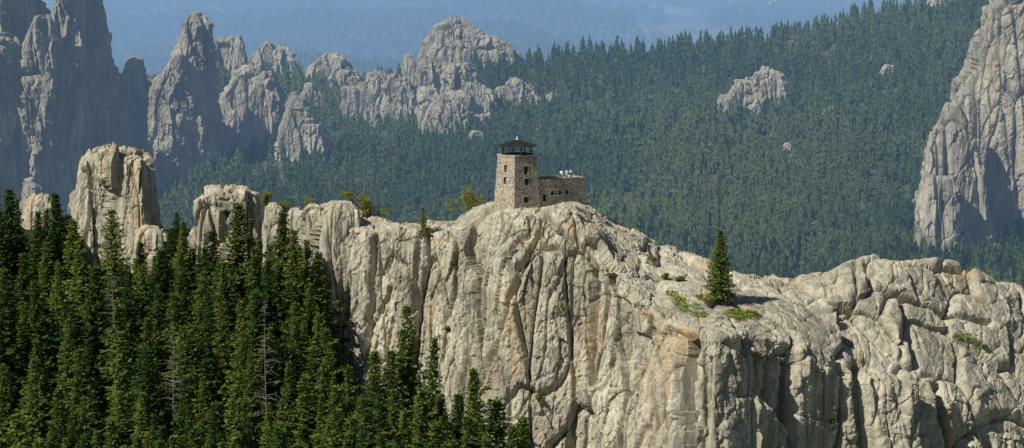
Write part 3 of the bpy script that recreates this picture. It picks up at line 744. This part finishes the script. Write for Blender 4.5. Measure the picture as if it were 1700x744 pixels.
for f in ((3, 2, 1, 0), (4, 5, 6, 7), (0, 1, 5, 4), (1, 2, 6, 5), (2, 3, 7, 6), (3, 0, 4, 7)): bm.faces.new([vs[i] for i in f])
shaft = bm_mesh('tower_wall', bm)
WIN_F = [(.0, 6.3, .9, 1.5), (.1, 4.2, .9, 1.2), (-.2, .9, 1.0, 1.1)]    # front face: x centre, z, w, h
WIN_L = [(.1, 6.6, .7, 1.4), (.1, 4.4, .7, 1.3)]
bm = bmesh.new()
for x, z, w, h in WIN_F: box(bm, x - w / 2, x + w / 2, -4, -wid(z) + .55, z - h / 2, z + h / 2)
for y, z, w, h in WIN_L: box(bm, -4, -wid(z) + .55, y - w / 2, y + w / 2, z - h / 2, z + h / 2)
shaft = apply_bool(shaft, bm_mesh('cut', bm))
link('tower_wall', shaft, M['stone'], tw)
def window(face, c, z, w, h, off):
    def bx(name, mat, par, a0, a1, b0, b1, z0, z1):
        bm = bmesh.new()
        if face == 'F': box(bm, a0, a1, b0, b1, z0, z1)
        else: box(bm, b0, b1, a0, a1, z0, z1)
        return link(name, bm_mesh(name, bm), mat, par)
    f = bx('window', M['dark'], tw, c - w / 2 - .05, c + w / 2 + .05, -off + .40, -off + .44, z - h / 2 - .05, z + h / 2 + .05)
    bx('sill', M['lintel'], f, c - w / 2 - .18, c + w / 2 + .18, -off - .07, -off + .12, z - h / 2 - .2, z - h / 2 - .01)
    bx('lintel', M['lintel'], f, c - w / 2 - .2, c + w / 2 + .2, -off - .05, -off + .12, z + h / 2 + .01, z + h / 2 + .24)
    bx('mullion', M['post'], f, c - .035, c + .035, -off + .33, -off + .385, z - h / 2 + .003, z + h / 2 - .003)
for x, z, w, h in WIN_F: window('F', x, z, w, h, wid(z))
for y, z, w, h in WIN_L: window('L', y, z, w, h, wid(z))
bm = bmesh.new(); q = HT + .12; box(bm, -q, q, -q, q, ZT + .003, ZT + .22)
link('coping', bm_mesh('coping', bm), M['lintel'], tw)
# wing
LX = 14.0; Y0, Y1 = -2.72, 2.4; ZW = 4.40; ZFL = 4.15
bm = bmesh.new(); box(bm, 2.6, LX, Y0, Y1, -4, ZW); wing = bm_mesh('wing_wall', bm)
WW = [(4.3, 1.0, .8, 1.3), (6.2, 1.75, .75, .8), (8.0, 1.75, .75, .8), (9.6, 1.75, .75, .8)]
bm = bmesh.new(); box(bm, 3.0, LX - .42, Y0 + .42, Y1 - .42, ZFL, 6)
for x, z, w, h in WW: box(bm, x - w / 2, x + w / 2, Y0 - 1, Y0 + .55, z - h / 2, z + h / 2)
for x, w, dz in ((4.6, 1.1, .14), (7.1, .8, .10), (12.9, .8, .16)): box(bm, x - w / 2, x + w / 2, Y0 - 1, Y0 + .415, ZW - dz, ZW + 1)   # uneven parapet
link('wing_wall', apply_bool(wing, bm_mesh('cut', bm)), M['stone'], tw)
for x, z, w, h in WW: window('F', x, z, w, h, -Y0)
# lantern cabin
def ngon(bm, n, r, z0, z1, r2=None, rot=0., cap=True):
    r2 = r if r2 is None else r2
    a = [bm.verts.new((r * math.cos(rot + 6.2832 * i / n), r * math.sin(rot + 6.2832 * i / n), z0)) for i in range(n)]
    b = [bm.verts.new((r2 * math.cos(rot + 6.2832 * i / n), r2 * math.sin(rot + 6.2832 * i / n), z1)) for i in range(n)]
    for i in range(n): bm.faces.new((a[i], a[(i + 1) % n], b[(i + 1) % n], b[i]))
    if cap: bm.faces.new(a[::-1]); bm.faces.new(b)
R8 = math.pi / 8; ZE = ZT + 1.72
bm = bmesh.new(); ngon(bm, 8, 2.95, ZT + .223, ZT + .36, rot=R8); link('gallery_floor', bm_mesh('gallery_floor', bm), M['post'], tw)
for i in range(8):
    a = R8 + i * math.pi / 4; bm = bmesh.new()
    ngon(bm, 6, .10, ZT + .363, ZE - .003); bmesh.ops.translate(bm, verts=bm.verts[:], vec=(2.86 * math.cos(a), 2.86 * math.sin(a), 0))
    link('post', bm_mesh('post', bm), M['post'], tw)
rp = [(2.92 * math.cos(R8 + i * math.pi / 4), 2.92 * math.sin(R8 + i * math.pi / 4), ZT + .82) for i in range(9)]
link('railing', mesh_np('railing', *tube(rp, [.05] * 9, 5)), M['post'], tw)
bm = bmesh.new(); ngon(bm, 8, 3.70, ZE, ZE + .09, 3.68, R8, True)
roof = link('roof', bm_mesh('roof', bm), M['roof'], tw)
bm = bmesh.new(); ngon(bm, 8, 3.66, ZE + .093, ZE + 1.12, .10, R8); link('roof_cone', bm_mesh('roof_cone', bm), M['roof'], roof)
for i in range(8):
    a = R8 + i * math.pi / 4
    V, Fc = tube([(3.66 * math.cos(a), 3.66 * math.sin(a), ZE + .12), (.1 * math.cos(a), .1 * math.sin(a), ZE + 1.14)], [.07, .07], 5)
    link('roof_rib', mesh_np('roof_rib', V, Fc), M['post'], roof)
bm = bmesh.new(); ngon(bm, 8, .19, ZE + 1.123, ZE + 1.75, .07)
link('finial', bm_mesh('finial', bm), M['white'], roof)

# ------------------------------------------------------------------ people
def skin_mesh(V, E, Rd, root):
    me = bpy.data.meshes.new('sk'); me.from_pydata(V, E, []); o = bpy.data.objects.new('sk', me); COL.objects.link(o)
    md = o.modifiers.new('s', 'SKIN')
    for i, r in enumerate(Rd): me.skin_vertices[0].data[i].radius = (r, r)
    me.skin_vertices[0].data[root].use_root = True
    sb = o.modifiers.new('d', 'SUBSURF'); sb.levels = 1; sb.render_levels = 1
    dg = bpy.context.evaluated_depsgraph_get(); r = bpy.data.meshes.new_from_object(o.evaluated_get(dg)); bpy.data.objects.remove(o)
    for p in r.polygons: p.use_smooth = True
    return r
M['skin'] = plain('skin', (.45, .27, .19), .6)
def person(loc, rz, shirt, pants, hair, label, sit=False, arms=0.):
    e = empty('person', loc, rz); tag(e, label, 'person')
    dz = -.45 if sit else 0
    J = {'pel': (0, 0, .95 + dz, .14), 'sp': (0, 0, 1.15 + dz, .16), 'ch': (0, -.01, 1.36 + dz, .18), 'nk': (0, -.01, 1.50 + dz, .055), 'h0': (0, -.025, 1.59 + dz, .095), 'h1': (0, -.02, 1.70 + dz, .095)}
    E = [('pel', 'sp'), ('sp', 'ch'), ('ch', 'nk'), ('nk', 'h0'), ('h0', 'h1')]
    for s, n in ((-1, 'l'), (1, 'r')):
        J['sh' + n] = (s * .21, 0, 1.40 + dz, .075); J['el' + n] = (s * .29, .02 - .1 * arms, 1.12 + dz, .055); J['wr' + n] = (s * .24, -.14 - .18 * arms, .95 + .1 * arms + dz, .035); J['ha' + n] = (s * .23, -.20 - .2 * arms, .90 + .1 * arms + dz, .035)
        if sit:
            J['hp' + n] = (s * .10, -.03, .92 + dz, .09); J['kn' + n] = (s * .14, -.46, .52, .06); J['an' + n] = (s * .13, -.42, .08, .04); J['to' + n] = (s * .14, -.60, .035, .034)
        else:
            J['hp' + n] = (s * .10, 0, .90, .09); J['kn' + n] = (s * .11, -.02, .50, .062); J['an' + n] = (s * .11, .02, .08, .042); J['to' + n] = (s * .13, -.16, .035, .034)
        E += [('ch', 'sh' + n), ('sh' + n, 'el' + n), ('el' + n, 'wr' + n), ('wr' + n, 'ha' + n), ('pel', 'hp' + n), ('hp' + n, 'kn' + n), ('kn' + n, 'an' + n), ('an' + n, 'to' + n)]
    def make(keys, infl, root):
        ks = [k for k in J if k in keys]; ix = {k: i for i, k in enumerate(ks)}
        return skin_mesh([J[k][:3] for k in ks], [(ix[a], ix[b]) for a, b in E if a in ix and b in ix], [J[k][3] + infl for k in ks], ix[root])
    body = make(set(J), 0, 'pel')
    bm = bmesh.new(); bm.from_mesh(body)
    def add(V, Fc):
        vv = [bm.verts.new(v) for v in V]
        for f in Fc: bm.faces.new([vv[j] for j in f])
    for n, s in (('l', -1), ('r', 1)):
        hx, hy, hz_, _ = J['ha' + n]
        for q, L in zip((-.03, -.01, .01, .03), (.075, .09, .085, .065)):
            add(*tube([(hx + q, hy - .01, hz_ - .01), (hx + q * 1.1, hy - .05, hz_ - .04), (hx + q, hy - .04, hz_ - .04 - L * .6)], [.011, .010, .007], 5))
        add(*tube([(hx - s * .03, hy, hz_ + .01), (hx - s * .06, hy - .03, hz_ - .01), (hx - s * .06, hy - .05, hz_ - .04)], [.012, .011, .008], 5))
    hx, hy, hz_, _ = J['h0']
    add(*tube([(0, hy - .08, hz_ + .07), (0, hy - .125, hz_ + .03), (0, hy - .08, hz_ + .02)], [.008, .016, .008], 5))
    body2 = bpy.data.meshes.new('body'); bm.to_mesh(body2); bm.free()
    link('body', body2, M['skin'], e)
    link('shirt', make({'sp', 'ch', 'shl', 'shr', 'ell', 'elr', 'pel'}, .04, 'ch'), plain('shirt_cloth', shirt, .9, var=.1), e)
    link('trousers', make({'pel', 'hpl', 'hpr', 'knl', 'knr', 'anl', 'anr'}, .02, 'pel'), plain('trouser_cloth', pants, .9, var=.1), e)
    me = skin_mesh([(0, hy + .02, hz_ + .05), (0, hy + .02, hz_ + .145)], [(0, 1)], [.098, .09], 0)
    link('hair', me, plain('hair', hair, .7), e)
RM = Matrix.Rotation(ROT, 3, 'Z')
def deck(x, y): v = RM @ Vector((x, y, ZFL)); return np.array(base) + np.array(v)
person(deck(8.9, -1.95), .2, (.88, .90, .92), (.65, .68, .74), (.05, .03, .02), 'person in a pale shirt, leftmost of those on the tower terrace', arms=.6)
person(deck(10.2, -1.9), -.5, (.30, .48, .92), (.35, .42, .6), (.10, .06, .03), 'person in a blue shirt standing on the tower terrace in the middle', arms=.3)
person(deck(11.2, -1.9), .9, (.88, .89, .92), (.12, .18, .36), (.04, .03, .02), 'person in white, rightmost of those on the tower terrace', arms=.8)
person(on_cliff(1170, 499), .4, (.66, .16, .05), (.10, .09, .08), (.05, .03, .02), 'hiker in an orange top sitting left of the lone spruce', True)
person(on_cliff(1211, 504), -.3, (.60, .08, .05), (.12, .12, .16), (.05, .03, .02), 'hiker in a red top sitting in the shade of the lone spruce', True)

# ------------------------------------------------------------------ light, sky, camera
ts = Vector((-.56, -.49, .67)).normalized()
sun = bpy.data.lights.new('sun', 'SUN'); sun.energy = 5.0; sun.angle = math.radians(.53); sun.color = (1., .945, .82)
so = bpy.data.objects.new('sun', sun); COL.objects.link(so); so.rotation_euler = ts.to_track_quat('Z', 'Y').to_euler(); so.location = (-200, 300, 500)
w = bpy.data.worlds.new('World'); scene.world = w; w.use_nodes = True
nt = w.node_tree; bg = nt.nodes['Background']; sk = nt.nodes.new('ShaderNodeTexSky'); sk.sky_type = 'NISHITA'; sk.sun_disc = False
sk.sun_elevation = math.asin(ts.z); sk.sun_rotation = math.atan2(ts.x, ts.y); sk.altitude = 2000
nt.links.new(sk.outputs[0], bg.inputs[0]); bg.inputs[1].default_value = .06
cam = bpy.data.cameras.new('camera'); co = bpy.data.objects.new('camera', cam); COL.objects.link(co)
co.location = (0, 0, CZ); co.rotation_euler = (math.radians(90) - TH, 0, 0)
cam.sensor_width = 36; cam.lens = 36 * F / 1700; cam.clip_start = 1; cam.clip_end = 90000
scene.camera = co
